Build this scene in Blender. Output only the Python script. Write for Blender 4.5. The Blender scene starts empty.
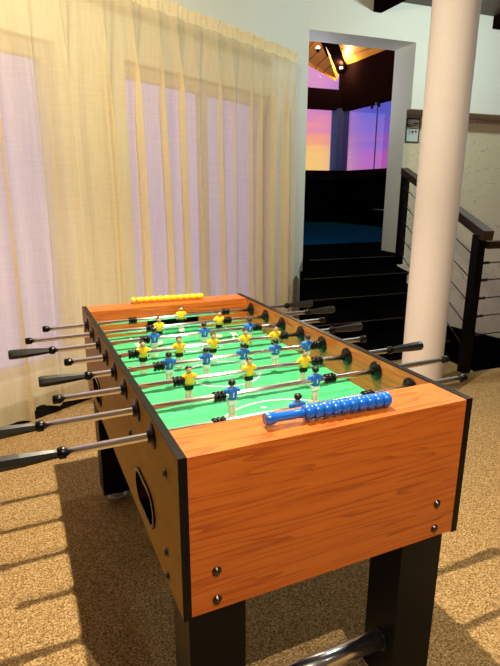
import bpy, bmesh, math, random
from mathutils import Vector, Matrix
random.seed(7)
S = bpy.context.scene
COL = S.collection
PI = math.pi

# ------------------------------------------------------------------ camera
def rotz(a): return Matrix.Rotation(a, 3, 'Z')
cd = bpy.data.cameras.new('camera')
cam = bpy.data.objects.new('camera', cd); COL.objects.link(cam)
R_ = Matrix.Rotation(math.radians(-24.1505), 3, 'Z') @ Matrix.Rotation(math.radians(74.5883), 3, 'X') @ Matrix.Rotation(math.radians(0.158), 3, 'Z')
cam.matrix_world = Matrix.Translation((-0.23487, -0.85217, 1.37597)) @ R_.to_4x4()
cd.sensor_fit = 'HORIZONTAL'; cd.sensor_width = 36.0; cd.lens = 521.05 * 36 / 500
cd.clip_start = 0.02; cd.clip_end = 200
S.camera = cam

# ------------------------------------------------------------------ exposure
vs = S.view_settings
vs.view_transform = 'Standard'; vs.look = 'None'; vs.gamma = 1.0; vs.use_curve_mapping = False
vs.exposure = 0.0

# ------------------------------------------------------------------ node helpers
def nn(nt, typ, **kw):
    n = nt.nodes.new(typ)
    for k, v in kw.items():
        if k in n.inputs.keys() if isinstance(k, str) else False: n.inputs[k].default_value = v
        else: setattr(n, k, v)
    return n
def lk(nt, a, b): nt.links.new(a, b)
def ramp(nt, stops, fac=None, interp='LINEAR'):
    r = nt.nodes.new('ShaderNodeValToRGB'); r.color_ramp.interpolation = interp
    e = r.color_ramp.elements
    while len(e) > 1: e.remove(e[-1])
    e[0].position = stops[0][0]; e[0].color = (*stops[0][1], 1)
    for p, c in stops[1:]:
        x = e.new(p); x.color = (*c, 1)
    if fac is not None: lk(nt, fac, r.inputs[0])
    return r
def math_(nt, op, a, b=None, c=None, clamp=False):
    m = nt.nodes.new('ShaderNodeMath'); m.operation = op; m.use_clamp = clamp
    for i, v in enumerate((a, b, c)):
        if v is None: continue
        if isinstance(v, (int, float)): m.inputs[i].default_value = v
        else: lk(nt, v, m.inputs[i])
    return m.outputs[0]
def mixc(nt, f, a, b, blend='MIX'):
    m = nt.nodes.new('ShaderNodeMix'); m.data_type = 'RGBA'; m.blend_type = blend
    for i, v in ((0, f), (6, a), (7, b)):
        if isinstance(v, (int, float)): m.inputs[i].default_value = v
        elif isinstance(v, tuple): m.inputs[i].default_value = (*v, 1)
        else: lk(nt, v, m.inputs[i])
    return m.outputs[2]

# ------------------------------------------------------------------ world: sunset sky seen through the windows
W = bpy.data.worlds.new('sunset_sky'); S.world = W; W.use_nodes = True
nt = W.node_tree; nt.nodes.clear()
tc = nt.nodes.new('ShaderNodeTexCoord')
sep = nt.nodes.new('ShaderNodeSeparateXYZ'); lk(nt, tc.outputs['Generated'], sep.inputs[0])
# a: sideways offset from the sunset direction (0.5086, 0.8610); positive to the right of it
ax = math_(nt, 'MULTIPLY', sep.outputs[0], 0.8610); ay = math_(nt, 'MULTIPLY', sep.outputs[1], -0.5086)
a_ = math_(nt, 'ADD', ax, ay)
mp = nt.nodes.new('ShaderNodeMapping'); mp.inputs['Scale'].default_value = (4, 4, 26); lk(nt, tc.outputs['Generated'], mp.inputs[0])
nz = nn(nt, 'ShaderNodeTexNoise'); nz.inputs['Scale'].default_value = 2.2; nz.inputs['Detail'].default_value = 4; lk(nt, mp.outputs[0], nz.inputs[0])
wob = math_(nt, 'MULTIPLY', math_(nt, 'SUBTRACT', nz.outputs[0], 0.5), 0.11)
el = math_(nt, 'ADD', sep.outputs[2], wob)
SK = 1 / 0.3
warm = ramp(nt, [(0.0, (1.0, .62, .18)), (.05*SK, (1.0, .60, .20)), (.08*SK, (1.0, .42, .22)), (.105*SK, (.95, .32, .34)), (.14*SK, (.72, .26, .55)), (.2*SK, (.80, .33, .62)), (.29*SK, (.62, .36, .70))], math_(nt, 'MULTIPLY', el, SK))
cool = ramp(nt, [(0.0, (.60, .12, .46)), (.05*SK, (.55, .13, .56)), (.085*SK, (.33, .13, .62)), (.125*SK, (.15, .13, .70)), (.29*SK, (.08, .11, .6))], math_(nt, 'MULTIPLY', el, SK))
f1 = nn(nt, 'ShaderNodeMapRange', interpolation_type='SMOOTHSTEP'); f1.inputs[1].default_value = 0.005; f1.inputs[2].default_value = 0.10; lk(nt, a_, f1.inputs[0])
c1 = mixc(nt, f1.outputs[0], warm.outputs[0], cool.outputs[0])
f2 = nn(nt, 'ShaderNodeMapRange', interpolation_type='SMOOTHSTEP'); f2.inputs[1].default_value = -0.03; f2.inputs[2].default_value = -0.10; lk(nt, a_, f2.inputs[0])
lav = ramp(nt, [(0.0, (.38, .34, .66)), (0.5, (.45, .39, .80)), (1.0, (.44, .39, .84))], math_(nt, 'ADD', math_(nt, 'MULTIPLY', sep.outputs[2], 1.0), 0.5))
c2 = mixc(nt, f2.outputs[0], c1, lav.outputs[0])
bg = nt.nodes.new('ShaderNodeBackground'); lk(nt, c2, bg.inputs[0]); bg.inputs[1].default_value = 1.0
wo = nt.nodes.new('ShaderNodeOutputWorld'); lk(nt, bg.outputs[0], wo.inputs[0])

# ------------------------------------------------------------------ lamps of the room, and a weak added fill
def lamp(name, loc, power, color, radius=.05, typ='POINT', **kw):
    d = bpy.data.lights.new(name, typ); d.energy = power; d.color = color
    if typ in ('POINT', 'SPOT'): d.shadow_soft_size = radius
    for k, v in kw.items(): setattr(d, k, v)
    o = bpy.data.objects.new(name, d); COL.objects.link(o); o.location = loc
    return o
lamp('lamp_over_table', (0.32, 0.81, 2.55), 165, (1.0, .84, .58), .012)
lamp('downlight_over_table', (0.32, 0.81, 2.56), 185, (1.0, .84, .60), .012, 'SPOT', spot_size=math.radians(118), spot_blend=.6)
lamp('lamp_near_camera', (0.33, -1.10, 2.55), 30, (1.0, .86, .64), .012)
lamp('downlight_near_camera', (0.33, -1.10, 2.56), 145, (1.0, .85, .62), .012, 'SPOT', spot_size=math.radians(118), spot_blend=.6)
lamp('fill_right_side', (3.2, -1.6, 2.9), 12, (1.0, .95, .86), .08)  # weak fill light added from the right, no fixture
lamp('lamp_by_stairs', (4.1, 2.3, 2.9), 115, (.86, 1.0, .92), .08)

# ------------------------------------------------------------------ materials
def mat(name):
    m = bpy.data.materials.new(name); m.use_nodes = True
    n = m.node_tree; b = n.nodes['Principled BSDF']
    return m, n, b
def plain(name, col, rough=.5, metal=0.0, spec=None, bump=0.0, bscale=60, coat=0.0, var=0.06):
    m, n, b = mat(name)
    t = n.nodes.new('ShaderNodeTexCoord')
    z = nn(n, 'ShaderNodeTexNoise'); z.inputs['Scale'].default_value = bscale; z.inputs['Detail'].default_value = 3
    lk(n, t.outputs['Object'], z.inputs[0])
    c = mixc(n, z.outputs[0], tuple(x*(1-var) for x in col), tuple(min(1, x*(1+var)) for x in col))
    lk(n, c, b.inputs['Base Color'])
    b.inputs['Roughness'].default_value = rough; b.inputs['Metallic'].default_value = metal
    if spec is not None: b.inputs['Specular IOR Level'].default_value = spec
    if spec is not None and spec <= .05: b.inputs['IOR'].default_value = 1.01
    if coat: b.inputs['Coat Weight'].default_value = coat; b.inputs['Coat Roughness'].default_value = .08
    if bump:
        bp = n.nodes.new('ShaderNodeBump'); bp.inputs['Strength'].default_value = bump; bp.inputs['Distance'].default_value = .01
        lk(n, z.outputs[0], bp.inputs['Height']); lk(n, bp.outputs[0], b.inputs['Normal'])
    return m
def wood(name, stops, axis='X', scale=1.0, rough=.35, coat=.15, stretch=16.0, off=(0,0,0)):
    m, n, b = mat(name)
    t = n.nodes.new('ShaderNodeTexCoord')
    mp = n.nodes.new('ShaderNodeMapping'); s = [stretch*scale]*3; s['XYZ'.index(axis)] = 1.1*scale
    mp.inputs['Scale'].default_value = s; mp.inputs['Location'].default_value = off
    lk(n, t.outputs['Object'], mp.inputs[0])
    big = nn(n, 'ShaderNodeTexNoise'); big.inputs['Scale'].default_value = 1.0; big.inputs['Detail'].default_value = 2; big.inputs['Roughness'].default_value = .4; big.inputs['Distortion'].default_value = .25
    lk(n, mp.outputs[0], big.inputs[0])
    rings = math_(n, 'FRACT', math_(n, 'MULTIPLY', big.outputs[0], 11.0))
    tri = math_(n, 'POWER', rings, 1.6)
    fine = nn(n, 'ShaderNodeTexNoise'); fine.inputs['Scale'].default_value = 9.0; fine.inputs['Detail'].default_value = 5
    lk(n, mp.outputs[0], fine.inputs[0])
    f = math_(n, 'ADD', math_(n, 'MULTIPLY', tri, .34), math_(n, 'MULTIPLY', fine.outputs[0], .66))
    r = ramp(n, stops, f)
    lk(n, r.outputs[0], b.inputs['Base Color'])
    b.inputs['Roughness'].default_value = rough; b.inputs['Coat Weight'].default_value = coat; b.inputs['Coat Roughness'].default_value = .2
    return m
M = {}
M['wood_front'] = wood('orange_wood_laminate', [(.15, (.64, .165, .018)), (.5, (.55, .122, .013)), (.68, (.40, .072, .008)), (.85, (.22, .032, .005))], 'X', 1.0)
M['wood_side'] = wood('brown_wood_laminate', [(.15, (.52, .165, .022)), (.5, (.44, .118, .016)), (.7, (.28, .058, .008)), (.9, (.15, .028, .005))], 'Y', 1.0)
M['black_edge'] = plain('black_edge_banding', (.003, .003, .0035), .4, spec=.16)
M['black_leg'] = plain('black_painted_leg', (.003, .004, .0045), .4, spec=.14)
M['black_plastic'] = plain('black_plastic', (.003, .003, .0035), .2, spec=.3)
M['grip'] = plain('black_grip_plastic', (.006, .006, .0065), .34, spec=.6)
M['black_rubber'] = plain('black_rubber', (.003, .003, .0035), .25, spec=.3)
M['chrome'] = plain('chrome', (.92, .90, .93), .24, 1.0, var=.01)
M['bolt'] = plain('dark_bolt_steel', (.10, .095, .09), .3, 1.0)
M['disc'] = plain('white_foot_disc', (.75, .74, .72), .3)
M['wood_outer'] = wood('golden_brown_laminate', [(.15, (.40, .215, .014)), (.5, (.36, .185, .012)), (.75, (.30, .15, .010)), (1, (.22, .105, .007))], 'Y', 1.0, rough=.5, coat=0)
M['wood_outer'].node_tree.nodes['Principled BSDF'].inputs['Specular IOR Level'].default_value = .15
M['field'] = plain('green_playing_field', (.045, .43, .185), .45, var=.04, bscale=20)
M['white_line'] = plain('white_field_paint', (.80, .90, .84), .5)
M['blue'] = plain('blue_plastic', (.010, .15, .74), .25, coat=.4)
M['blue_shirt'] = plain('blue_shirt_paint', (.010, .15, .60), .4)
M['yellow'] = plain('yellow_plastic', (.95, .62, .008), .3, coat=.3)
M['yellow_shirt'] = plain('yellow_shirt_paint', (.95, .60, .012), .4)
M['cream'] = plain('cream_plastic', (.82, .72, .58), .4)
M['skin'] = plain('skin_paint', (.70, .40, .24), .45)
M['hair'] = plain('black_hair_paint', (.010, .009, .008), .35)
M['white_paint'] = plain('white_paint', (.85, .85, .85), .4)
M['wall'] = plain('white_wall_paint', (.74, .78, .72), .7, bump=.05, bscale=40, var=.02)
M['tan_wall'] = plain('brown_wall_paint', (.22, .17, .12), .8)
M['column'] = plain('pale_pink_column_paint', (.72, .65, .64), .9, spec=.05, bump=.04, bscale=30, var=.02)
M['black_stair'] = plain('black_stained_timber', (.002, .0018, .0018), .75, spec=.02, bscale=12, var=.3)
M['nosing'] = plain('dark_grey_nosing', (.035, .032, .030), .6, spec=.1)
M['dark_timber'] = plain('dark_brown_timber', (.007, .003, .004), .8, spec=.05, bscale=8, var=.3)
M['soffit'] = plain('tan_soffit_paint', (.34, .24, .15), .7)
M['rail_wood'] = wood('dark_handrail_wood', [(.2, (.06, .026, .011)), (.8, (.025, .011, .005))], 'X', 2.0)
M['black_metal'] = plain('black_metal', (.004, .004, .004), .5, spec=.1)
M['cable'] = plain('dark_steel_cable', (.05, .05, .045), .35, .8)
M['blue_carpet'] = plain('blue_carpet', (.003, .035, .10), .9, spec=.02, bump=.3, bscale=300, var=.3)
M['window_frame'] = plain('grey_window_frame', (.46, .43, .43), .5)
M['blue_post'] = plain('blue_grey_painted_post', (.045, .085, .20), .6)
M['baseboard'] = plain('black_strip_paint', (.006, .005, .004), .7, spec=.1)
M['paper'] = plain('pale_notice_paper', (.62, .72, .69), .6)
M['ink'] = plain('black_ink', (.02, .03, .035), .7)
M['dark_frame'] = plain('dark_grey_frame', (.06, .08, .08), .4)
M['brass'] = plain('pale_metal_rail', (.35, .38, .45), .3, .8)

def timber_ceiling(name, cols, board, axis, rough=.5):
    m, n, b = mat(name)
    t = n.nodes.new('ShaderNodeTexCoord')
    sp = n.nodes.new('ShaderNodeSeparateXYZ'); lk(n, t.outputs['Object'], sp.inputs[0])
    fr = math_(n, 'FRACT', math_(n, 'DIVIDE', sp.outputs[axis], board))
    gap = math_(n, 'LESS_THAN', fr, .10)
    z = nn(n, 'ShaderNodeTexNoise'); z.inputs['Scale'].default_value = 4; z.inputs['Detail'].default_value = 4
    mp = n.nodes.new('ShaderNodeMapping'); sc = [1, 1, 1]; sc[axis] = 8; mp.inputs['Scale'].default_value = sc
    lk(n, t.outputs['Object'], mp.inputs[0]); lk(n, mp.outputs[0], z.inputs[0])
    c = mixc(n, z.outputs[0], cols[0], cols[1])
    c = mixc(n, gap, c, tuple(x*.25 for x in cols[1]))
    lk(n, c, b.inputs['Base Color']); b.inputs['Roughness'].default_value = rough
    return m
M['ceiling'] = timber_ceiling('dark_ceiling_boards', ((.075, .035, .015), (.045, .02, .01)), .14, 1)
M['far_ceiling'] = timber_ceiling('honey_ceiling_boards', ((.78, .42, .10), (.60, .28, .06)), .22, 0)

def carpet_mat():
    m, n, b = mat('speckled_tan_carpet')
    t = n.nodes.new('ShaderNodeTexCoord')
    z = nn(n, 'ShaderNodeTexNoise'); z.inputs['Scale'].default_value = 165; z.inputs['Detail'].default_value = 1.5; z.inputs['Roughness'].default_value = .6
    z2 = nn(n, 'ShaderNodeTexNoise'); z2.inputs['Scale'].default_value = 420; z2.inputs['Detail'].default_value = 2
    z3 = nn(n, 'ShaderNodeTexNoise'); z3.inputs['Scale'].default_value = 1.2; z3.inputs['Detail'].default_value = 2
    for q in (z, z2, z3): lk(n, t.outputs['Object'], q.inputs[0])
    vo = nn(n, 'ShaderNodeTexVoronoi'); vo.inputs['Scale'].default_value = 150; lk(n, t.outputs['Object'], vo.inputs[0])
    vs_ = nn(n, 'ShaderNodeSeparateColor'); lk(n, vo.outputs['Color'], vs_.inputs[0])
    f = math_(n, 'ADD', math_(n, 'MULTIPLY', z.outputs[0], .6), math_(n, 'MULTIPLY', z2.outputs[0], .2))
    f = math_(n, 'ADD', math_(n, 'ADD', f, math_(n, 'MULTIPLY', vs_.outputs[0], .15)), .035)
    r = ramp(n, [(.33, (.09, .05, .02)), (.45, (.27, .165, .066)), (.54, (.43, .285, .125)), (.67, (.70, .51, .27))], f)
    c = mixc(n, z3.outputs[0], r.outputs[0], mixc(n, 1.0, r.outputs[0], (.92, .9, .86), 'MULTIPLY'))
    lk(n, c, b.inputs['Base Color']); b.inputs['Roughness'].default_value = .95; b.inputs['Specular IOR Level'].default_value = .1
    bp = n.nodes.new('ShaderNodeBump'); bp.inputs['Strength'].default_value = .25; bp.inputs['Distance'].default_value = .004
    lk(n, f, bp.inputs['Height']); lk(n, bp.outputs[0], b.inputs['Normal'])
    return m
M['carpet'] = carpet_mat()

def plaster_mat():
    m, n, b = mat('cream_trowelled_plaster')
    t = n.nodes.new('ShaderNodeTexCoord')
    v = nn(n, 'ShaderNodeTexNoise'); v.inputs['Scale'].default_value = 6; v.inputs['Detail'].default_value = 6; v.inputs['Distortion'].default_value = 1.2
    v2 = nn(n, 'ShaderNodeTexVoronoi'); v2.feature = 'DISTANCE_TO_EDGE'; v2.inputs['Scale'].default_value = 5
    mp = nn(n, 'ShaderNodeMapping'); mp.inputs['Scale'].default_value = (1, 1, 1.8)
    lk(n, t.outputs['Object'], mp.inputs[0])
    lk(n, mp.outputs[0], v.inputs[0])
    ds = nn(n, 'ShaderNodeTexNoise'); ds.inputs['Scale'].default_value = 3; lk(n, mp.outputs[0], ds.inputs[0])
    add = mixc(n, .35, mp.outputs[0], ds.outputs[1]); lk(n, add, v2.inputs[0])
    cr = math_(n, 'MULTIPLY', math_(n, 'LESS_THAN', v2.outputs[0], .018), math_(n, 'GREATER_THAN', v.outputs[0], .53))
    c = mixc(n, v.outputs[0], (.70, .66, .45), (.82, .78, .57))
    c = mixc(n, math_(n, 'MULTIPLY', cr, .55), c, (.38, .33, .24))
    lk(n, c, b.inputs['Base Color']); b.inputs['Roughness'].default_value = .85
    bp = n.nodes.new('ShaderNodeBump'); bp.inputs['Strength'].default_value = .5; bp.inputs['Distance'].default_value = .02
    lk(n, v.outputs[0], bp.inputs['Height']); lk(n, bp.outputs[0], b.inputs['Normal'])
    return m
M['plaster'] = plaster_mat()

def glass_mat():
    m, n, b = mat('clear_window_glass'); n.nodes.remove(b)
    tr = n.nodes.new('ShaderNodeBsdfTransparent'); tr.inputs[0].default_value = (.96, .97, .98, 1)
    gl = n.nodes.new('ShaderNodeBsdfGlossy'); gl.inputs['Roughness'].default_value = .02
    fr = n.nodes.new('ShaderNodeFresnel'); fr.inputs[0].default_value = 1.3
    mx = n.nodes.new('ShaderNodeMixShader'); lk(n, math_(n, 'MULTIPLY', fr.outputs[0], .25), mx.inputs[0])
    lk(n, tr.outputs[0], mx.inputs[1]); lk(n, gl.outputs[0], mx.inputs[2])
    lk(n, mx.outputs[0], n.nodes['Material Output'].inputs[0])
    return m
M['glass'] = glass_mat()

def sheer_mat(name, dens):
    m, n, b = mat(name); n.nodes.remove(b)
    t = n.nodes.new('ShaderNodeTexCoord')
    mp = n.nodes.new('ShaderNodeMapping'); mp.inputs['Scale'].default_value = (60, 60, 6); lk(n, t.outputs['Object'], mp.inputs[0])
    z = nn(n, 'ShaderNodeTexNoise'); z.inputs['Scale'].default_value = 1; z.inputs['Detail'].default_value = 3; lk(n, mp.outputs[0], z.inputs[0])
    mp2 = n.nodes.new('ShaderNodeMapping'); mp2.inputs['Scale'].default_value = (6, 6, 90); lk(n, t.outputs['Object'], mp2.inputs[0])
    z2 = nn(n, 'ShaderNodeTexNoise'); z2.inputs['Scale'].default_value = 1; z2.inputs['Detail'].default_value = 3; lk(n, mp2.outputs[0], z2.inputs[0])
    df = n.nodes.new('ShaderNodeBsdfDiffuse'); tl = n.nodes.new('ShaderNodeBsdfTranslucent'); tr = n.nodes.new('ShaderNodeBsdfTransparent')
    c = mixc(n, z.outputs[0], (.93, .79, .50), (.97, .86, .58))
    lk(n, c, df.inputs[0]); lk(n, c, tl.inputs[0])
    m1 = n.nodes.new('ShaderNodeMixShader'); m1.inputs[0].default_value = .30; lk(n, df.outputs[0], m1.inputs[1]); lk(n, tl.outputs[0], m1.inputs[2])
    m2 = n.nodes.new('ShaderNodeMixShader')
    f = math_(n, 'ADD', math_(n, 'MULTIPLY', math_(n, 'ADD', z.outputs[0], z2.outputs[0]), .09), dens - .09, clamp=True)
    lk(n, f, m2.inputs[0]); lk(n, tr.outputs[0], m2.inputs[1]); lk(n, m1.outputs[0], m2.inputs[2])
    lk(n, m2.outputs[0], n.nodes['Material Output'].inputs[0])
    return m
M['sheer'] = sheer_mat('cream_sheer_fabric', .60)
M['sheer_header'] = sheer_mat('cream_gathered_fabric', .92)
def emis(name, col, s):
    m, n, b = mat(name)
    b.inputs['Base Color'].default_value = (*col, 1); b.inputs['Emission Color'].default_value = (*col, 1); b.inputs['Emission Strength'].default_value = s
    return m
M['bulb'] = emis('glowing_bulb', (1, .9, .6), 12)

# ------------------------------------------------------------------ mesh helpers
def B(): return bmesh.new()
def box(bm, x0, x1, y0, y1, z0, z1, mi=0, X=None):
    vs_ = [bm.verts.new(p) for p in ((x0,y0,z0),(x1,y0,z0),(x1,y1,z0),(x0,y1,z0),(x0,y0,z1),(x1,y0,z1),(x1,y1,z1),(x0,y1,z1))]
    if X is not None:
        for v in vs_: v.co = X @ v.co
    for f in ((3,2,1,0),(4,5,6,7),(0,1,5,4),(1,2,6,5),(2,3,7,6),(3,0,4,7)):
        fc = bm.faces.new([vs_[i] for i in f]); fc.material_index = mi
    return vs_
def prism(bm, pts, z0, z1):
    a = [bm.verts.new((p[0], p[1], z0)) for p in pts]; b = [bm.verts.new((p[0], p[1], z1)) for p in pts]
    n = len(pts)
    bm.faces.new(a[::-1]); bm.faces.new(b)
    for i in range(n): bm.faces.new((a[i], a[(i+1) % n], b[(i+1) % n], b[i]))
def lathe(bm, prof, seg=24, X=None, cap=True, smooth=True):
    """prof: list of (r, h) revolved around local Z; X maps to place"""
    X = X or Matrix.Identity(4); rings = []
    for r, h in prof:
        if r < 1e-6: rings.append([bm.verts.new(X @ Vector((0, 0, h)))])
        else: rings.append([bm.verts.new(X @ Vector((r*math.cos(2*PI*i/seg), r*math.sin(2*PI*i/seg), h))) for i in range(seg)])
    for a, b in zip(rings, rings[1:]):
        for i in range(seg):
            j = (i+1) % seg
            if len(a) == 1 and len(b) == 1: continue
            if len(a) == 1: f = bm.faces.new((a[0], b[j], b[i]))
            elif len(b) == 1: f = bm.faces.new((a[i], a[j], b[0]))
            else: f = bm.faces.new((a[i], a[j], b[j], b[i]))
            f.smooth = smooth
    if cap:
        if len(rings[0]) > 1: bm.faces.new(rings[0][::-1])
        if len(rings[-1]) > 1: bm.faces.new(rings[-1])
def axis(p, d):
    """matrix taking local Z to direction d at p"""
    return Matrix.Translation(p) @ Vector(d).to_track_quat('Z', 'Y').to_matrix().to_4x4()
def rod_between(bm, p, q, r, seg=12):
    p, q = Vector(p), Vector(q); lathe(bm, [(r, 0), (r, (q-p).length)], seg, axis(p, q-p))
def loft(bm, secs, seg=14, pw=2.0):
    """secs: (z, cx, cy, rx, ry)"""
    rings = []
    for z, cx, cy, rx, ry in secs:
        ring = []
        for i in range(seg):
            a = 2*PI*i/seg; c, s = math.cos(a), math.sin(a)
            ring.append(bm.verts.new((cx + rx*math.copysign(abs(c)**(2/pw), c), cy + ry*math.copysign(abs(s)**(2/pw), s), z)))
        rings.append(ring)
    for a, b in zip(rings, rings[1:]):
        for i in range(seg):
            f = bm.faces.new((a[i], a[(i+1) % seg], b[(i+1) % seg], b[i])); f.smooth = True
    bm.faces.new(rings[0][::-1]); bm.faces.new(rings[-1])
def ellipsoid(bm, c, r, seg=14, rings=8):
    X = Matrix.Translation(c) @ Matrix.Diagonal((r[0], r[1], r[2], 1))
    lathe(bm, [(math.sin(PI*k/rings), -math.cos(PI*k/rings)) for k in range(rings+1)], seg, X, cap=False)
def bevel(bm, w=.003, seg=2, ang=40):
    es = [e for e in bm.edges if len(e.link_faces) == 2 and e.calc_face_angle(0) > math.radians(ang)]
    bmesh.ops.bevel(bm, geom=es, offset=w, segments=seg, affect='EDGES', profile=.5)

def wpos(o):
    v = Vector((0, 0, 0))
    while o is not None: v = v + Vector(o.location); o = o.parent
    return v
def obj(name, bm, m, parent=None, local=False, origin=None):
    """one mesh object; vertices are given in room coordinates unless local"""
    bmesh.ops.recalc_face_normals(bm, faces=bm.faces)
    me = bpy.data.meshes.new(name)
    o = bpy.data.objects.new(name, me); COL.objects.link(o)
    off = Vector((0, 0, 0))
    if parent is not None:
        o.parent = parent
        if not local: off = wpos(parent)
    elif origin is not None:
        o.location = origin; off = Vector(origin)
    if off.length > 0: bmesh.ops.translate(bm, verts=bm.verts, vec=-off)
    bm.to_mesh(me); bm.free()
    for x in (m if isinstance(m, (list, tuple)) else [m]): me.materials.append(x)
    return o
def thing(name, label, cat, loc=(0, 0, 0), group=None):
    o = bpy.data.objects.new(name, None); COL.objects.link(o); o.location = loc; o.empty_display_size = .05
    o['label'] = label; o['category'] = cat
    if group: o['group'] = group
    return o
def tag(o, label, cat, group=None):
    o['label'] = label; o['category'] = cat
    if group: o['group'] = group
    return o
def struct(name, bm, m, parent=None, label=None, cat=None):
    o = obj(name, bm, m, parent)
    if parent is None:
        o['kind'] = 'structure'
        if label: o['label'] = label; o['category'] = cat
    return o
def boolean(o, bmc, op='DIFFERENCE'):
    me = bpy.data.meshes.new('cut'); bmesh.ops.recalc_face_normals(bmc, faces=bmc.faces); bmc.to_mesh(me); bmc.free()
    c = bpy.data.objects.new('cut', me); COL.objects.link(c)
    c.location = wpos(o) * 0
    md = o.modifiers.new('b', 'BOOLEAN'); md.object = c; md.operation = op; md.solver = 'EXACT'
    bpy.context.view_layer.update()
    ev = o.evaluated_get(bpy.context.evaluated_depsgraph_get())
    new = bpy.data.meshes.new_from_object(ev)
    o.modifiers.clear(); old = o.data; o.data = new
    bpy.data.objects.remove(c); bpy.data.meshes.remove(old)

# ------------------------------------------------------------------ room frames
U = Vector((0.998814, -0.048680, 0)); N = Vector((0.048680, 0.998814, 0))     # along / into the doorway wall
UN = Matrix(((U.x, N.x, 0, 0), (U.y, N.y, 0, 0), (0, 0, 1, 0), (0, 0, 0, 1)))  # (u, n, z) -> room
Cd = Vector((0.868083, 0.496418, 0)); Cn = Vector((-0.496418, 0.868083, 0))    # along / out through the curtain wall
CW0 = 2.1314                                                                   # plane of the curtain
CN = Matrix(((Cd.x, Cn.x, 0, 0), (Cd.y, Cn.y, 0, 0), (0, 0, 1, 0), (0, 0, 0, 1)))
def P(u, n, z): return UN @ Vector((u, n, z))
def Q(c, o, z): return CN @ Vector((c, CW0 + o, z))
NW = 4.40          # front face of the doorway wall
WO = .22           # curtain wall face, behind the curtain
WT = .25
LAND = .63

# ------------------------------------------------------------------ setting: floor, walls, ceiling
corner = P(2.49, NW, 0)
lf = Q(-2.6, WO, 0)
bm = B()
pts = [(-2.6, -4.0), (5.6, -4.0), tuple(P(5.6, 2.1, 0)[:2]), tuple(P(2.86, 2.1, 0)[:2]), tuple(P(2.86, 2.5, 0)[:2]), tuple(P(3.66, 4.32, 0)[:2]), tuple(P(3.66, NW, 0)[:2]), tuple(P(2.49, NW, 0)[:2]), tuple(Q(-1.0, WO, 0)[:2]), (-2.6, .0)]
prism(bm, pts, -.12, 0); struct('floor', bm, M['carpet'])
bm = B()
box(bm, 2.8, 6.2, 2.1, 5.0, -1.4, -1.3, 0, UN); struct('floor_lower', bm, M['black_stair'])

bm = B()   # curtain wall: pier, sill and head around two openings
WIN = [(-.60, 1.475), (2.00, 3.80)]
Z0, Z1 = .22, 2.22
for c0, c1, z0, z1 in ((-1.6, WIN[0][0], 0, 3.3), (WIN[0][1], WIN[1][0], 0, 3.3), (WIN[1][1], 4.455, 0, 3.3),
                       (WIN[0][0], WIN[0][1], 0, Z0), (WIN[0][0], WIN[0][1], Z1, 3.3), (WIN[1][0], WIN[1][1], 0, Z0), (WIN[1][0], WIN[1][1], Z1, 3.3)):
    box(bm, c0, c1, CW0+WO, CW0+WO+WT, z0, z1, 0, CN)
struct('wall_curtain_side', bm, M['wall'])
bm = B(); box(bm, -1.2, 3.86, CW0+.06, CW0+WO-.002, 0, .075, 0, CN); struct('baseboard_curtain_side', bm, M['baseboard'])  # low black box between the curtain hem and the floor
for k, (c0, c1) in enumerate(WIN):
    bm = B(); t = .055; o0, o1 = CW0+WO+.06, CW0+WO+.14
    box(bm, c0, c1, o0, o1, Z1-.09, Z1, 0, CN); box(bm, c0, c1, o0, o1, Z0, Z0+t, 0, CN)
    for cc in (c0, (c0+c1)/2-t/2, c1-t): box(bm, cc, cc+t, o0, o1, Z0+t, Z1-.09, 0, CN)
    w = struct('window_%d' % (k+1), bm, M['window_frame'])
    for cc in (c0+t, (c0+c1)/2+t/2):
        b2 = B(); box(b2, cc, cc+(c1-c0)/2-1.5*t, (o0+o1)/2-.003, (o0+o1)/2+.003, Z0+t, Z1-.09, 0, CN); struct('pane', b2, M['glass'], w)

bm = B()   # doorway wall: head over the opening, thin jamb, overhanging upper wall on the right
HEAD, JAMB, TH = 2.935, 3.815, .38
box(bm, 2.30, JAMB, NW, NW+TH, HEAD, 3.32, 0, UN)
prism(bm, [tuple(P(*q, 0)[:2]) for q in ((JAMB, NW+.08), (JAMB+.003, NW+.08), (JAMB+.048, NW+.16), (JAMB+.060, NW+TH), (JAMB, NW+TH))], -.1, 2.26)
box(bm, JAMB, 6.3, NW, NW+TH, 2.26, 3.32, 0, UN)
box(bm, 2.10, 2.49, NW, NW+TH, 0, HEAD, 0, UN)
struct('wall_doorway_side', bm, M['wall'])
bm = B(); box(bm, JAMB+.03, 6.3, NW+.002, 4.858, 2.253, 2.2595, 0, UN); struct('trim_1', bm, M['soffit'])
bm = B(); box(bm, JAMB+.105, 6.3, 4.86, 4.89, -1.4, 2.252, 0, UN); struct('wall_stairwell', bm, M['plaster'])
bm = B()   # sloping black skirting of the lower flight along the stairwell wall
vsk = [P(4.6, 4.78, -.36), P(6.2, 4.78, -.82), P(6.2, 4.78, -1.3), P(4.6, 4.78, -1.3)]
vsb = [v + N*.08 for v in vsk]
a = [bm.verts.new(v) for v in vsk]; b = [bm.verts.new(v) for v in vsb]
bm.faces.new(a); bm.faces.new(b[::-1])
for i in range(4): bm.faces.new((a[i], b[i], b[(i+1) % 4], a[(i+1) % 4]))
struct('baseboard_stairwell', bm, M['black_stair'])
bm = B(); box(bm, 6.2, 6.3, -4.6, 4.9, -1.4, 3.32, 0, UN); struct('wall_right', bm, M['tan_wall'])
bm = B(); box(bm, -2.7, 6.2, -4.1, -4.0, 0, 3.32); struct('wall_back', bm, M['tan_wall'])
bm = B(); box(bm, -2.7, -2.6, -4.0, 1.0, 0, 3.32); struct('wall_left', bm, M['tan_wall'])
bm = B()
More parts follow.
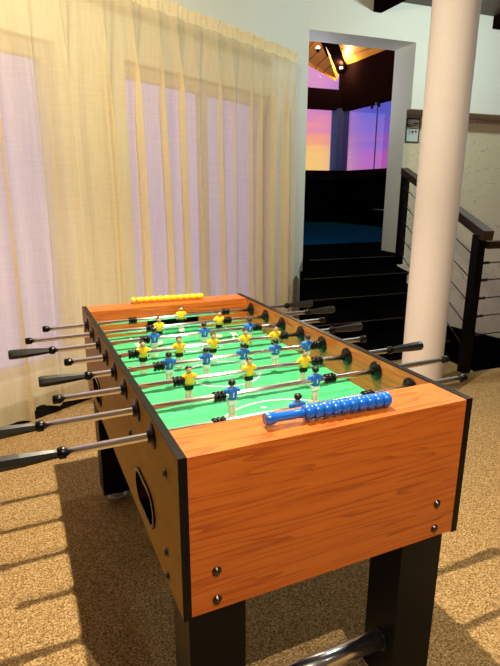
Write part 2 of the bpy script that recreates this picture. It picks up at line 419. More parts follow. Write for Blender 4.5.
prism(bm, [(-2.7, -4.1), (6.4, -4.1), tuple(P(6.3, NW+.1, 0)[:2]), tuple(P(2.45, NW+.1, 0)[:2]), tuple(Q(-1.6, WO+.1, 0)[:2]), (-2.7, 1.0)], 3.30, 3.40)
struct('ceiling', bm, M['ceiling'])
for uu, lb in ((3.24, 'dark timber ceiling beam above the doorway'), (4.86, 'dark timber ceiling beam right of the column')):
    bm = B(); box(bm, uu, uu+.10, -3.9, NW-.002, 3.17, 3.298, 0, UN); struct('ceiling_beam', bm, M['dark_timber'], None, lb, 'beam')

# ------------------------------------------------------------------ room beyond the doorway
NB, UR = 11.0, 6.765
def BL(n): return -.193 + .478*(n+.86)
def barpoly(n0, n1): return [tuple(P(*q, 0)[:2]) for q in ((BL(n0), n0), (UR, n0), (UR, n1), (BL(n1), n1))]
bm = B(); prism(bm, [tuple(P(*q, 0)[:2]) for q in ((BL(NW+TH), NW+TH), (3.9, NW+TH), (3.9, 4.895), (UR, 4.895), (UR, NB), (BL(NB), NB))], LAND-.12, LAND-.004); box(bm, 3.66, 3.81, NW-.08, NW+TH, LAND-.12, LAND-.004, 0, UN); struct('floor_bar', bm, M['black_stair'])
bm = B(); prism(bm, barpoly(5.72, NB), LAND-.004, LAND+.004); struct('floor_bar_carpet', bm, M['blue_carpet'])
bm = B()
box(bm, 5.35, UR+.2, NB, NB+.2, LAND, 1.83, 0, UN); box(bm, 5.35, UR+.2, NB-.05, NB+.15, 3.23, 3.67, 0, UN)
box(bm, 5.35, UR-1.3, NB, NB+.2, 1.83, 3.23, 0, UN)
struct('wall_bar_back', bm, M['dark_timber'])
bm = B()
box(bm, UR, UR+.2, 4.9, NB, LAND, 1.82, 0, UN); box(bm, UR, UR+.2, 4.9, NB, 3.20, 4.17, 0, UN); box(bm, UR, UR+.2, 4.9, 6.4, 1.82, 3.2, 0, UN)
struct('wall_bar_right', bm, M['dark_timber'])
bm = B(); prism(bm, [tuple(P(*q, 0)[:2]) for q in ((BL(NW+TH)-.1, NW+TH), (BL(NW+TH), NW+TH), (BL(NB), NB), (BL(NB)-.1, NB))], LAND, 4.6); struct('wall_bar_left', bm, M['dark_timber'])
bm = B(); box(bm, UR-.11, UR+.2, NB-.12, NB+.2, 1.83, 3.25, 0, UN); struct('trim_2', bm, M['blue_post'])
bm = B(); box(bm, UR-.05, UR+.02, NB-.06, NB+.02, 3.6, 4.17, 0, UN); struct('trim_3', bm, M['dark_timber'])
bm = B(); box(bm, UR-1.3, UR-.18, NB+.04, NB+.06, 1.83, 3.23, 0, UN); w = struct('window_3', bm, M['glass'])
bm = B(); box(bm, UR-1.4, UR-.05, NB+.04, NB+.06, 3.67, 4.5, 0, UN); struct('window_4', bm, M['glass'])
for k, (n0, n1) in enumerate(((6.4, 7.95), (7.96, 9.50), (9.51, NB-.12))):
    bm = B(); box(bm, UR+.05, UR+.065, n0, n1, 1.82, 3.2, 0, UN); g = struct('window_%d' % (5+k), bm, M['glass'])
    if k:
        b2 = B(); box(b2, UR+.045, UR+.07, n0-.007, n0-.001, 1.82, 3.2, 0, UN); struct('glass_joint', b2, M['dark_frame'], g)
        b2 = B()
        for dn in (-.13, .13):
            lathe(b2, [(.035, 0), (.035, .03)], 12, axis(P(UR+.02, n0+dn, 3.12), -U)); rod_between(b2, P(UR+.0, n0+dn, 3.12), P(UR, n0, 3.18), .015)
        struct('glass_clamp', b2, M['black_metal'], g)
# hipped timber ceiling: right slope, back slope, hip rafter
def quad(bm, p, t=.06):
    a = [bm.verts.new(v) for v in p]; b = [bm.verts.new(v + Vector((0, 0, t))) for v in p]; n = len(p)
    bm.faces.new(a); bm.faces.new(b[::-1])
    for i in range(n): bm.faces.new((a[i], b[i], b[(i+1) % n], a[(i+1) % n]))
bm = B(); quad(bm, [P(UR, 4.8, 4.17), P(UR, NB+.1, 4.17), P(UR-3.0, NB-3.0, 5.6), P(UR-3.0, 4.8, 5.6)]); struct('ceiling_bar_right', bm, M['far_ceiling'])
bm = B(); quad(bm, [P(UR-.13, NB+.02, 3.86), P(5.2, NB+.02, 4.42), P(4.0, NB-3.0, 5.72), P(UR-3.0, NB-3.0, 5.62), P(UR-.05, NB-.05, 4.12)]); struct('ceiling_bar_back', bm, M['far_ceiling'])
bm = B(); quad(bm, [P(2.5, 4.8, 5.9), P(UR-2.6, 4.8, 5.6), P(UR-2.6, NB-2.6, 5.6), P(2.5, NB-2.6, 5.9)]); struct('ceiling_bar_ridge', bm, M['dark_timber'])
def beam(name, p, q, w, h, m, label):
    bm = B(); p, q = Vector(p), Vector(q); X = axis(p, q-p); L_ = (q-p).length
    # keep the section upright
    d = (q-p).normalized(); s = d.cross(Vector((0, 0, 1))).normalized(); up = s.cross(d)
    X = Matrix((( s.x, up.x, d.x, p.x), (s.y, up.y, d.y, p.y), (s.z, up.z, d.z, p.z), (0, 0, 0, 1)))
    box(bm, -w/2, w/2, -h, 0, 0, L_, 0, X)
    return struct(name, bm, m, None, label, 'beam')
beam('roof_rafter', P(UR-.02, NB-.02, 4.17), P(UR-3.0, NB-3.0, 5.58), .30, .16, M['dark_timber'], 'dark hip rafter between the honey timber slopes beyond the doorway')
# spotlights of that room, then an added fill
def spot_fixture(p, label, power, rad=.06):
    t = thing('spotlight', label, 'spotlight', p)
    bm = B(); lathe(bm, [(.02, -.03), (.035, 0), (.036, .03), (.030, .03), (.028, .01), (0, .01)], 16, Matrix.Translation(p)); obj('housing', bm, M['black_metal'], t)
    bm = B(); ellipsoid(bm, Vector(p)+Vector((0, 0, .045)), (.035, .035, .035)); obj('bulb', bm, M['bulb'], t)
    lamp('spotlight_glow', Vector(p)+Vector((0, 0, .16)), power, (1.0, .66, .26), .05)
    return t
spot_fixture(P(UR-.28, NB-.45, 4.0), 'small glowing spotlight in the corner where the hip rafter lands', 90)
spot_fixture(P(5.05, 9.0, 3.95), 'small glowing spotlight at the left edge of the doorway view', 110)
lamp('bar_room_fill', P(3.25, 5.7, 2.6), 26, (.90, .92, 1.0), .15)  # added fill without a fixture; brightens the jamb reveal and blue carpet

# L-shaped bar counter
t = thing('bar_counter', 'black L-shaped bar counter on the blue carpet beyond the doorway', 'counter', P(6.0, 10.5, LAND))
bm = B(); box(bm, 5.35, 6.66, 10.4, 10.78, LAND+.006, 1.60, 0, UN); box(bm, 6.3, 6.66, 7.9, 10.4, LAND+.006, 1.60, 0, UN); obj('front', bm, M['black_stair'], t)
bm = B(); box(bm, 5.33, 6.70, 10.34, 10.85, 1.60, 1.66, 0, UN); box(bm, 6.24, 6.70, 7.84, 10.34, 1.60, 1.66, 0, UN); bevel(bm, .008); obj('top', bm, M['black_plastic'], t)
bm = B(); rod_between(bm, P(6.22, 7.95, .98), P(6.22, 8.55, .98), .018)
for n_ in (8.0, 8.5): rod_between(bm, P(6.22, n_, .98), P(6.31, n_, .98), .015)
obj('foot_rail', bm, M['brass'], t)

# ------------------------------------------------------------------ steps up to the doorway
NE = [4.27, 3.84, 3.41, 2.98, 2.55]
ZE = [.63, .504, .378, .252, .126]
def uR(n): return 2.80 + .41*(n-2.1)
def uL(n): return 2.225 + .45*(n-3.865)
def sloped_bar(bm, p, q, w, h):
    p, q = Vector(p), Vector(q); d = (q-p).normalized(); s = d.cross(Vector((0, 0, 1))).normalized(); up = s.cross(d)
    X = Matrix(((d.x, s.x, up.x, p.x), (d.y, s.y, up.y, p.y), (d.z, s.z, up.z, p.z), (0, 0, 0, 1)))
    box(bm, 0, (q-p).length, -w/2, w/2, -h/2, h/2, 0, X)
st = thing('staircase', 'black timber steps rising behind the table to the doorway', 'stairs', P(2.6, 3.2, 0))
for k in range(5):
    n0 = NE[k]; n1 = NW-.004 if k == 0 else NE[k-1]
    ua, ub = (uL(n0), uL(n1)) if k else (2.495, 2.495)
    bm = B()
    pts = [P(ua, n0, 0), P(uR(n0), n0, 0), P(uR(n1), n1, 0), P(ub, n1, 0)]
    prism(bm, [p[:2] for p in pts], 0.002, ZE[k]-.03)
    obj('riser', bm, M['black_stair'], st)
    bm = B()
    pts = [P(ua-.0, n0-.02, 0), P(uR(n0), n0-.02, 0), P(uR(n1), n1-.0, 0), P(ub-.0, n1, 0)]
    if k == 0: pts = [P(2.495, n0-.02, 0), P(uR(n0), n0-.02, 0), P(3.65, n1, 0), P(2.495, n1, 0)]
    prism(bm, [p[:2] for p in pts], ZE[k]-.03, ZE[k]); bevel(bm, .006); td = obj('tread', bm, M['black_stair'], st)
    bm = B(); sloped_bar(bm, pts[0].lerp(pts[1], .004)+Vector((0, 0, ZE[k]-.006))-N*.002, pts[1]+Vector((0, 0, ZE[k]-.006))-N*.002, .006, .010); obj('nosing', bm, M['nosing'], td)
bm = B(); box(bm, 2.50, JAMB-.005, NW-.003, NW+TH, LAND-.05, LAND, 0, UN); struct('trim_4', bm, M['black_stair'])

# sloping balustrade of the steps
PL, PU = (2.80, 2.13), (3.645, 4.2)
def cable_run(parent, a, b, zs, sag=0):
    for za, zb in zs:
        bm = B(); rod_between(bm, P(a[0], a[1], za), P(b[0], b[1], zb), .0045, 8)
        for s in (.012, 1-.012):
            p = P(a[0], a[1], za).lerp(P(b[0], b[1], zb), s); d = P(b[0], b[1], zb)-P(a[0], a[1], za)
            lathe(bm, [(.011, -.03), (.011, .03)], 8, axis(p, d))
        obj('cable', bm, M['cable'], parent)
def post(parent, u, n, z0, z1, w=.08):
    bm = B(); box(bm, u-w/2, u+w/2, n-w/2, n+w/2, z0, z1, 0, UN); bevel(bm, .004); return obj('post', bm, M['black_metal'], parent)
br = thing('stair_balustrade', 'sloping brown handrail with black posts and cables beside the black steps', 'railing', P(PL[0], PL[1], 0))
post(br, PL[0]-.02, PL[1], 0.001, 1.06, .068); post(br, PU[0], PU[1]-.02, LAND+.002, 1.545, .07)
dr = (P(PU[0], PU[1], 1.575)-P(PL[0], PL[1], 1.085))
bm = B(); sloped_bar(bm, P(PL[0], PL[1], 1.085)-dr*.05, P(PU[0], PU[1], 1.575)+dr*.012, .075, .07); bevel(bm, .008); obj('handrail', bm, M['rail_wood'], br)
cable_run(br, PL, PU, [(z, z+.54) for z in (.15, .33, .51, .69, .87)])
gr = thing('landing_guardrail', 'level brown handrail with black cables guarding the stairwell right of the column', 'railing', P(3.4, 2.13, 0))
bm = B(); sloped_bar(bm, P(2.845, 2.13, .985), P(5.45, 2.13, .985), .075, .055); bevel(bm, .008); obj('handrail', bm, M['rail_wood'], gr)
post(gr, 5.4, 2.05, .001, .95, .08)
cable_run(gr, (2.845, 2.13), (5.37, 2.13), [(z, z) for z in (.29, .44, .58, .72, .85)])

# framed notice on the stairwell wall beside the doorway
t = thing('framed_notice', 'small framed notice on the cream wall right of the doorway', 'sign', P(4.20, 4.85, 1.945))
n0 = 4.858
bm = B(); su0, su1, sz0, sz1 = 4.10, 4.305, 1.945, 2.228; f = .014
for a, b_, c_, d in ((su0, su1, sz0, sz0+f), (su0, su1, sz1-f, sz1), (su0, su0+f, sz0+f, sz1-f), (su1-f, su1, sz0+f, sz1-f)): box(bm, a, b_, n0-.02, n0, c_, d, 0, UN)
obj('frame', bm, M['dark_frame'], t)
bm = B(); box(bm, su0+f, su1-f, n0-.012, n0-.002, sz0+f, sz1-f, 0, UN); obj('sheet', bm, M['paper'], t)
def text_mesh(body, size, X, parent, m, name='lettering', bold=0.0, depth=.0006):
    cu = bpy.data.curves.new('t', 'FONT'); cu.body = body; cu.size = size; cu.align_x = 'CENTER'; cu.extrude = depth; cu.offset = bold
    o = bpy.data.objects.new('t', cu); COL.objects.link(o); bpy.context.view_layer.update()
    me = bpy.data.meshes.new_from_object(o.evaluated_get(bpy.context.evaluated_depsgraph_get()))
    bpy.data.objects.remove(o); bpy.data.curves.remove(cu)
    bm = B(); bm.from_mesh(me); bpy.data.meshes.remove(me)
    for v in bm.verts: v.co = X @ v.co
    return obj(name, bm, m, parent)
XS = Matrix.Translation(P((su0+su1)/2, n0-.0135, 2.125)) @ Matrix(((U.x, 0, -N.x, 0), (U.y, 0, -N.y, 0), (0, 1, 0, 0), (0, 0, 0, 1)))
text_mesh('NO', .052, XS @ Matrix.Translation((-.046, .004, 0)), t, M['ink'], bold=.0012)
bm = B()
for dx, dz, w_, h_ in ((.038, .045, .08, .016), (.035, .02, .072, .010), (.015, -.012, .11, .009), (-.045, -.05, .02, .014), (0, -.052, .034, .024), (.05, -.05, .024, .026), (-.045, -.072, .028, .006), (.0, -.078, .04, .005)):
    cu_ = (su0+su1)/2+dx; box(bm, cu_-w_/2, cu_+w_/2, n0-.0142, n0-.0125, 2.125+dz-h_/2, 2.125+dz+h_/2, 0, UN)
obj('printed_lines', bm, M['ink'], t)

# round column
bm = B(); cx, cy = 2.183, 1.710
lathe(bm, [(.150, .0), (.150, .06), (.134, .075), (.131, .1), (.131, 3.297)], 64, Matrix.Translation((cx, cy, .001)))
o = obj('column', bm, M['column'], None, origin=(cx, cy, 0)); o['kind'] = 'structure'; o['label'] = 'pale pink round column standing between the table and the stair railing'; o['category'] = 'column'

# ------------------------------------------------------------------ sheer curtain
def fold_phase(c, z):
    w = .5 + .5*math.tanh((1.9-z)*1.2)
    return c*2*PI/.215 + 1.6*math.sin(c*2.1) + .8*math.sin(c*5.3+1) + .5*w*math.sin(z*1.3+c*1.7)
def curtain_x(c, z):
    k = min(1, max(0, (2.52-z)/.7)); k = k*k*(3-2*k)
    return c + k*(.050+.022*math.sin(c*3.7+.5))*math.sin(fold_phase(c, z))
def curtain_off(c, z, ph=0):
    w = .5 + .5*math.tanh((1.9-z)*1.2)
    k = min(1, max(0, (2.5-z)/.5)); k = .3+.7*k*k*(3-2*k)
    f = .045*math.cos(fold_phase(c, z))
    f += .010*math.sin(c*2*PI/.083 + 2.0*math.sin(c*3.3+.4) + .7*w*math.sin(z*.9+c*3))
    f += .020*math.sin(c*2*PI/.47 + .6*z*w)
    return f*(.75+.35*w)*k
ct = thing('sheer_curtain', 'long cream sheer pleated curtain hanging before the windows', 'curtain', Q(1.2, 0, 0))
C0, C1, ZT = -1.15, 3.868, 2.50
bm = B(); nc, nz_ = 1000, 26; grid = []
for j in range(nz_+1):
    z = .075 + (ZT-.075)*j/nz_; row = []
    for i in range(nc+1):
        c = C0 + (C1-C0)*i/nc
        zz = z + (.02*math.sin(c*5.0)+.012*math.sin(c*13) if j == 0 else 0)
        row.append(bm.verts.new(Q(min(C1, curtain_x(c, z)), curtain_off(c, z), zz)))
    grid.append(row)
for j in range(nz_):
    for i in range(nc):
        f = bm.faces.new((grid[j][i], grid[j][i+1], grid[j+1][i+1], grid[j+1][i])); f.smooth = True
obj('sheer_panel', bm, M['sheer'], ct)
bm = B(); grid = []
for j, (z, k) in enumerate(((ZT-.004, 1.0), (2.515, 1.0), (2.535, .95), (2.55, .95), (2.57, 1.1), (2.582, 1.2))):
    row = []
    for i in range(nc+1):
        c = C0 + (C1-C0)*i/nc
        row.append(bm.verts.new(Q(c, curtain_off(c, z)*k + (.002+.003*j)*math.sin(c*2*PI/.059+2*math.sin(c*4)), z + .005*math.sin(c*2*PI/.118)*(j/5))))
    grid.append(row)
for j in range(5):
    for i in range(nc):
        f = bm.faces.new((grid[j][i], grid[j][i+1], grid[j+1][i+1], grid[j+1][i])); f.smooth = True
obj('pleated_heading', bm, M['sheer_header'], ct)
bm = B(); box(bm, C0, C1-.02, CW0+.07, CW0+.10, 2.50, 2.53, 0, CN); obj('curtain_track', bm, M['white_paint'], ct)

# ------------------------------------------------------------------ football table
TW, TL, TD, H = .74, 1.435, .372, .89
T = thing('foosball_table', 'large orange wood football table with black legs standing on the carpet', 'game table', (TW/2, TL/2, 0))
ST = .018; RZ = .848; FZ = .77
def ry(i): return .198 + .1528*(i-1)
zb = H-TD
def stadium(y0, y1, z0, z1, n=12):
    r = (z1-z0)/2; zc = (z0+z1)/2; pts = []
    for k in range(n+1): a = -PI/2 + PI*k/n; pts.append((y1-r+r*math.cos(a), zc+r*math.sin(a)))
    for k in range(n+1): a = PI/2 + PI*k/n; pts.append((y0+r+r*math.cos(a), zc+r*math.sin(a)))
    return pts
def prism_x(bm, pts, x0, x1):
    a = [bm.verts.new((x0, p[0], p[1])) for p in pts]; b = [bm.verts.new((x1, p[0], p[1])) for p in pts]; n = len(pts)
    bm.faces.new(a); bm.faces.new(b[::-1])
    for i in range(n): bm.faces.new((a[i], b[i], b[(i+1) % n], a[(i+1) % n]))
HOLES = [(.225, .407, .585, .665), (TL-.407, TL-.225, .585, .665)]
for s in (0, 1):
    x0 = 0 if s == 0 else TW-ST; x1 = x0+ST
    bm = B(); box(bm, x0, x1, .003, TL-.003, zb+.003, H-.003)
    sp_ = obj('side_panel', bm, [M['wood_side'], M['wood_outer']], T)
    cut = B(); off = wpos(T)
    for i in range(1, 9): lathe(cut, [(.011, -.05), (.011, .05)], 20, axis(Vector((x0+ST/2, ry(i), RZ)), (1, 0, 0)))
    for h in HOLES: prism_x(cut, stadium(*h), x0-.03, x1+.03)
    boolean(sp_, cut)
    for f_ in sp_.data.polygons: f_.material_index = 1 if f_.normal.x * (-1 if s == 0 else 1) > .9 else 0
    bm = B()
    box(bm, x0, x1, 0, .003, zb, H); box(bm, x0, x1, TL-.003, TL, zb, H); box(bm, x0, x1, .003, TL-.003, H-.003, H); box(bm, x0, x1, .003, TL-.003, zb, zb+.003)
    obj('edge_band', bm, M['black_edge'], sp_)
    for h in HOLES:
        xo = x0 if s == 0 else x1; sg = -1 if s == 0 else 1
        o_ = stadium(h[0]-.011, h[1]+.011, h[2]-.011, h[3]+.011); i_ = stadium(*h)
        bm = B(); n = len(o_)
        rings = [[bm.verts.new((xo+sg*d, p[0], p[1])) for p in q] for d, q in ((0, o_), (.005, o_), (.005, i_), (-ST-.05, i_))]
        for a, b in zip(rings, rings[1:]):
            for k in range(n): bm.faces.new((a[k], a[(k+1) % n], b[(k+1) % n], b[k]))
        bm.faces.new(rings[-1])
        obj('ball_return', bm, M['black_plastic'], T)
EX0, EX1 = ST+.0005, TW-ST-.0005
for s in (0, 1):
    def yy(a, b): return (a, b) if s == 0 else (TL-b, TL-a)
    dep = .125 if s == 0 else .112
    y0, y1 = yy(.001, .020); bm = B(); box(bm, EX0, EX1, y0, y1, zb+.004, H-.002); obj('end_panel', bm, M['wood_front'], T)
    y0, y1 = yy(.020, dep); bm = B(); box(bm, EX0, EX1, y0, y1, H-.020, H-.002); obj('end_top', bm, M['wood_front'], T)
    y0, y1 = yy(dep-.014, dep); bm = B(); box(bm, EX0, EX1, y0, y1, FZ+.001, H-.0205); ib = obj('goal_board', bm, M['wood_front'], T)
    ya, yb = yy(dep-.05, dep+.03); cut = B()
    g = [(.253, FZ-.02), (.487, FZ-.02), (.487, .825), (.47, .846), (.27, .846), (.253, .825)]
    a = [cut.verts.new((p[0], ya, p[1])) for p in g]; b = [cut.verts.new((p[0], yb, p[1])) for p in g]
    cut.faces.new(a); cut.faces.new(b[::-1])
    for k in range(6): cut.faces.new((a[k], b[k], b[(k+1) % 6], a[(k+1) % 6]))
    boolean(ib, cut)
    y0, y1 = yy(.022, dep-.016); bm = B(); box(bm, .24, .50, *sorted((yy(.022, .026))), FZ-.05, H-.022); box(bm, .236, .240, y0, y1, FZ-.05, H-.022); box(bm, .50, .504, y0, y1, FZ-.05, H-.022)
    obj('goal_box', bm, M['black_edge'], T)
bm = B(); box(bm, EX0, EX1, .021, TL-.021, FZ-.012, FZ); fld = obj('playing_field', bm, M['field'], T)
bm = B()
def strip(bm, pts, w, z):
    n = len(pts); L_, R2 = [], []
    for k, p in enumerate(pts):
        a = pts[max(0, k-1)]; b = pts[min(n-1, k+1)]; d = Vector((b[0]-a[0], b[1]-a[1])).normalized(); s = Vector((-d.y, d.x))*w/2
        L_.append(bm.verts.new((p[0]+s.x, p[1]+s.y, z))); R2.append(bm.verts.new((p[0]-s.x, p[1]-s.y, z)))
    for k in range(n-1): bm.faces.new((R2[k], R2[k+1], L_[k+1], L_[k]))
fz = FZ+.0006
def arc(cx, cy, r, a0, a1, n=40): return [(cx+r*math.cos(a0+(a1-a0)*k/n), cy+r*math.sin(a0+(a1-a0)*k/n)) for k in range(n+1)]
strip(bm, arc(.37, TL/2, .125, 0, 2*PI, 64), .006, fz)
strip(bm, [(EX0+.01, TL/2), (EX1-.01, TL/2)], .005, fz)
for s in (0, 1):
    fy = (lambda y: y) if s == 0 else (lambda y: TL-y)
    strip(bm, [(x, fy(y)) for x, y in arc(.385, .235, .205, .02, PI-.02)], .007, fz+.0001)
    strip(bm, [(.17, fy(.34)), (.17, fy(.345)), (.60, fy(.345)), (.60, fy(.34))][1:3], .007, fz+.0002)
    strip(bm, [(.17, fy(.14)), (.17, fy(.345))], .007, fz+.0001); strip(bm, [(.60, fy(.14)), (.60, fy(.345))], .007, fz+.0001)
    strip(bm, arc(.37, fy(.40), .004, 0, 2*PI, 12), .008, fz+.0003)
obj('field_markings', bm, M['white_line'], fld)
bm = B(); box(bm, EX0, EX1, .021, TL-.021, zb+.002, zb+.014); obj('bottom_board', bm, M['black_edge'], T)
# bearings in both panels
for i in range(1, 9):
    for x, sg in ((0, -1), (ST, 1), (TW-ST, -1), (TW, 1)):
        bm = B(); lathe(bm, [(.0105, 0), (.029, 0), (.029, .003), (.025, .005), (.016, .006), (.015, .014), (.0105, .014)], 28, axis(Vector((x, ry(i), RZ)), (sg, 0, 0)), cap=False)
        obj('rod_bearing', bm, M['black_plastic'], T)
# bolts
def bolt(p, d):
    bm = B(); lathe(bm, [(.0105, 0), (.0105, .0015), (.0075, .003), (.0072, .0055), (.005, .007), (0, .0068)], 16, axis(Vector(p), d)); return obj('bolt', bm, M['bolt'], T)
for x in (.074, .662):
    for z in (H-.272, H-.343): bolt((x, .001, z), (0, -1, 0))
for x, sg in ((0, -1), (TW, 1)):
    for y, z in ((.095, H-.08), (.115, H-.285), (.112, H-.345), (.46, H-.154), (TL-.095, H-.08), (TL-.115, H-.285), (TL-.112, H-.345), (TL-.46, H-.154)): bolt((x, y, z), (sg, 0, 0))
# legs, each with a levelling foot, and the cross tubes
for y0 in (.012, TL-.132):
    for x0 in (.014, TW-.036-.13):
        bm = B(); box(bm, x0, x0+.13, y0, y0+.12, .042, zb-.0005); bevel(bm, .004); lg = obj('leg', bm, M['black_leg'], T)
        bm = B(); lathe(bm, [(.045, .0005), (.046, .008), (.040, .014), (.018, .018), (.014, .022), (.014, .0418)], 28, Matrix.Translation((x0+.065, y0+.06, 0))); obj('levelling_foot', bm, M['disc'], lg)
    yc = y0+.055
    bm = B(); xa, xb = .014+.1301, TW-.1661
    lathe(bm, [(.025, 0), (.025, xb-xa)], 32, axis(Vector((xa, yc, .175)), (1, 0, 0))); tb = obj('cross_tube', bm, M['chrome'], T)
    for x, sg in ((xa, 1), (xb, -1)):
        bm = B(); lathe(bm, [(.031, 0), (.031, .004), (.0255, .005)], 28, axis(Vector((x, yc, .175)), (sg, 0, 0)), cap=False); obj('tube_flange', bm, M['black_plastic'], tb)

# ------------------------------------------------------------------ rods with players
def player_parts():
    d = {}
    bm = B()     # bare legs standing on a foot block (front is -Y)
    for sx in (-.0036, .0036): loft(bm, [(-.060, sx, 0, .0042, .0046), (-.048, sx*1.02, .0006, .0042, .0046), (-.036, sx, .0002, .0040, .0044), (-.022, sx, 0, .0046, .005)], 12)
    loft(bm, [(-.069, 0, -.002, .0086, .0076), (-.0675, 0, -.002, .0092, .0086), (-.060, 0, -.001, .0088, .0074), (-.057, 0, 0, .0078, .0052)], 16, 3.2)
    d['legs'] = bm
    bm = B(); loft(bm, [(-.0285, 0, 0, .0098, .0066), (-.026, 0, 0, .0102, .0070), (-.016, 0, 0, .0098, .0072), (-.010, 0, 0, .0095, .0074)], 18, 2.8); d['shorts'] = bm
    bm = B()
    loft(bm, [(-.0125, 0, 0, .0094, .0088), (-.004, 0, 0, .0100, .0096), (.006, 0, 0, .0112, .0096), (.013, 0, 0, .0122, .0080), (.0175, 0, 0, .0115, .0066), (.0205, 0, 0, .0075, .0055), (.022, 0, 0, .0042, .0042)], 20, 2.5)
    for sx in (-1, 1):  # short sleeves
        loft(bm, [(.000, sx*.0146, -.0005, .0034, .0042), (.008, sx*.0138, 0, .0042, .0048), (.015, sx*.0118, 0, .0042, .0046), (.0185, sx*.0095, 0, .003, .0034)], 12)
    d['shirt'] = bm
    for sx in (-1, 1):
        bm = B(); loft(bm, [(-.0145, sx*.0128, -.004, .0022, .0026), (-.010, sx*.0138, -.003, .0027, .0030), (.0005, sx*.0146, -.0008, .0030, .0034)], 10)
        d['arm_%d' % sx] = bm
    bm = B()
    ellipsoid(bm, (0, -.0003, .0315), (.0066, .0072, .0085), 18, 10); loft(bm, [(.019, 0, 0, .0038, .0038), (.026, 0, 0, .0036, .0038)], 12)
    ellipsoid(bm, (0, -.0075, .0308), (.0012, .0014, .0019), 8, 6)
    for sx in (-1, 1): ellipsoid(bm, (sx*.0067, .0002, .0312), (.0010, .0016, .0022), 8, 6)
    d['head'] = bm
    bm = B(); X = Matrix.Translation((0, .0008, .0330)) @ Matrix.Rotation(math.radians(-48), 4, 'X') @ Matrix.Diagonal((.0074, .0080, .0088, 1))
    lathe(bm, [(math.cos(a), math.sin(a)) for a in [PI/2*k/6 - .12 for k in range(6)]] + [(0, 1)], 18, X); d['hair'] = bm
    bm = B(); box(bm, -.0007, .0007, .0090, .0098, -.002, .0075); box(bm, -.0022, -.0007, .0090, .0098, .0055, .0075); box(bm, -.0022, .0022, .0090, .0098, -.0035, -.0020); d['shirt_number'] = bm
    return d
def make_player(colour):
    d = player_parts(); ms = {'legs': M['cream'], 'head': M['skin'], 'arm_1': M['skin'], 'arm_-1': M['skin'], 'hair': M['hair'], 'shirt_number': M['white_paint']}
    ms['shirt'] = M['blue_shirt'] if colour == 'blue' else M['yellow_shirt']
    ms['shorts'] = M['white_paint'] if colour == 'blue' else M['black_plastic']
    if colour == 'blue': ms['arm_1'] = ms['arm_-1'] = M['white_paint']
    out = {}
    for k, bm in d.items():
        for v in bm.verts: v.co.x *= 1.38; v.co.y *= 1.32
        if k in ('head', 'hair'):
            for v in bm.verts: v.co.z = .022 + (v.co.z-.022)*1.12
        bmesh.ops.recalc_face_normals(bm, faces=bm.faces)
        me = bpy.data.meshes.new(colour + '_' + k); bm.to_mesh(me); bm.free(); me.materials.append(ms[k]); out[k] = me
    return out
PM = {c: make_player(c) for c in ('blue', 'yellow')}
def add_player(rod, x, colour, tilt):
    root = bpy.data.objects.new('player_figure', PM[colour]['shirt']); COL.objects.link(root); root.parent = rod
    root.location = (x - rod.location.x, 0, 0)
    root.rotation_euler = (tilt, 0, PI if colour == 'blue' and False else 0)
    if colour == 'blue': root.rotation_euler = (tilt, 0, PI)
    for k in ('legs', 'shorts', 'arm_1', 'arm_-1', 'head', 'hair', 'shirt_number'):
        c = bpy.data.objects.new(k.split('_1')[0].split('_-1')[0], PM[colour][k]); COL.objects.link(c); c.parent = root
RODS = {  # handle side, handle x, cap x, players, bumpers, colour, label
 1: ('L', -.191, .920, [.365], [.158, .580], 'blue', 'nearest rod, running behind the blue score beads, with a single blue goalkeeper'),
 2: ('L', -.226, 1.000, [.252, .509], [.216, .558], 'blue', 'rod with two blue players, second from the blue score beads'),
 3: ('R', .897, -.182, [.181, .370, .560], [.150, .608], 'yellow', 'rod with three yellow players, its handle reaching across the column'),
 4: ('L', -.079, .901, [.165, .287, .416, .535, .660], [.132, .692], 'blue', 'rod with a row of five blue players'),
 5: ('R', .861, -.126, [.118, .243, .367, .490, .612], [.086, .648], 'yellow', 'rod with a row of five yellow players'),
 6: ('L', -.157, .915, [.194, .387, .574], [.160, .610], 'blue', 'rod with three blue players'),
 7: ('R', .931, -.231, [.252, .506], [.216, .542], 'yellow', 'rod with two yellow players, second from the yellow score beads'),
 8: ('R', .906, -.165, [.389], [.180, .595], 'yellow', 'farthest rod, with a single yellow goalkeeper before the far goal'),
}
tilts = {1: -.05, 2: .02, 3: .08, 4: -.03, 5: .06, 6: .0, 7: .05, 8: .02}
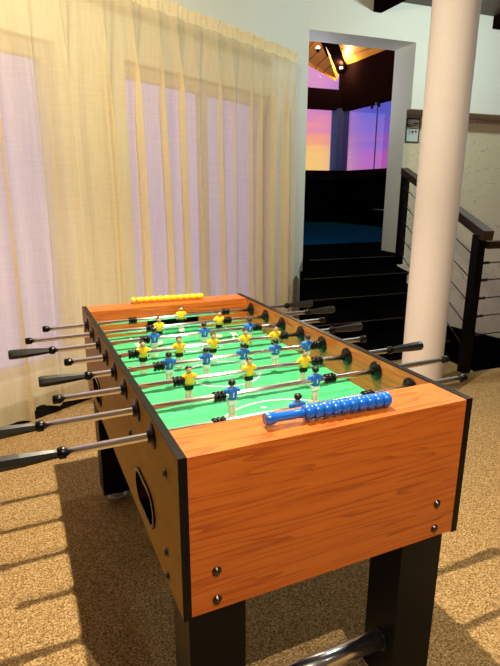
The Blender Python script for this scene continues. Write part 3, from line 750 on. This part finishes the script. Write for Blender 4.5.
for i, (side, hx, cx_, men, bumps, colour, label) in RODS.items():
    y = ry(i); sg = -1 if side == 'L' else 1
    rod = thing('foosball_rod', label, 'rod', (TW/2, y, RZ), 'rods of the football table')
    x0, x1 = sorted((hx+sg*.02, cx_))
    bm = B(); lathe(bm, [(.0088, 0), (.0088, x1-x0)], 24, axis(Vector((x0, y, RZ)), (1, 0, 0))); obj('shaft', bm, M['chrome'], rod)
    # eight sided grip with collar
    X = axis(Vector((hx-sg*.004, y, RZ)), (sg, 0, 0))
    bm = B(); lathe(bm, [(.0095, .0), (.0105, .020), (.0125, .045), (.0155, .085), (.0168, .125), (.0165, .134), (.0140, .139)], 8, X, smooth=False); bevel(bm, .0012, 2, 15); g = obj('handle', bm, M['grip'], rod)
    bm = B(); lathe(bm, [(.0089, -.004), (.0120, -.004), (.0132, -.002), (.0132, .008), (.0118, .011), (.0098, .014)], 24, X, cap=False); obj('collar', bm, M['black_rubber'], g)
    X = axis(Vector((cx_, y, RZ)), (-sg, 0, 0))
    bm = B(); lathe(bm, [(.0089, -.016), (.0112, -.016), (.0120, -.013), (.0120, .003), (.0095, .006), (0, .006)], 20, X, cap=False); obj('end_cap', bm, M['black_rubber'], rod)
    for bx in bumps:
        bm = B(); prof = [(.0089, -.017)]
        for k in range(3):
            h0 = -.017 + k*.0117; prof += [(.0094, h0), (.0138, h0+.0008), (.0152, h0+.0028), (.0152, h0+.0066), (.0138, h0+.0086), (.0094, h0+.0094)]
        prof += [(.0089, .0172)]
        lathe(bm, prof, 20, axis(Vector((bx, y, RZ)), (1, 0, 0)), cap=False); obj('bumper_spring', bm, M['black_rubber'], rod)
    for x in men: add_player(rod, x, colour, tilts[i])

# ------------------------------------------------------------------ score counters lying on the ends
def counter(p, q, label, m, knob, br_):
    p, q = Vector(p), Vector(q); t = thing('score_counter', label, 'score counter', (p+q)/2 - Vector((0, 0, .012)), 'sliding score counters')
    d = (q-p).normalized(); L_ = (q-p).length; X = axis(p, d)
    bm = B(); lathe(bm, [(.008, .02), (.008, L_-.004)], 14, X); obj('bar', bm, m, t)
    if knob:
        bm = B(); lathe(bm, [(.0125, 0), (.0140, .002), (.0140, .020), (.0120, .024), (.0105, .03), (.0105, .088), (.008, .09)], 18, X); obj('end_block', bm, m, t)
        s0 = .092
    else:
        bm = B(); lathe(bm, [(.011, 0), (.0135, .003), (.0135, .014), (.010, .018)], 18, X); obj('end_block', bm, m, t); s0 = .022
    w = (L_-s0-.002)/10
    for k in range(10):
        a = s0 + k*w
        bm = B(); lathe(bm, [(.0083, a+.0003), (br_*.80, a+.0006), (br_*.96, a+w*.2), (br_, a+w*.5), (br_*.96, a+w*.8), (br_*.80, a+w-.0006), (.0083, a+w-.0003)], 18, X, cap=False); obj('bead', bm, m, t)
    return t
counter((.208, .060, H+.0175), (.524, .045, H+.0175), 'blue row of sliding score beads on the near end of the table', M['blue'], True, .0180)
counter((.208, 1.412, H+.013), (.533, 1.385, H+.013), 'yellow row of sliding score beads on the far end of the table', M['yellow'], False, .0135)
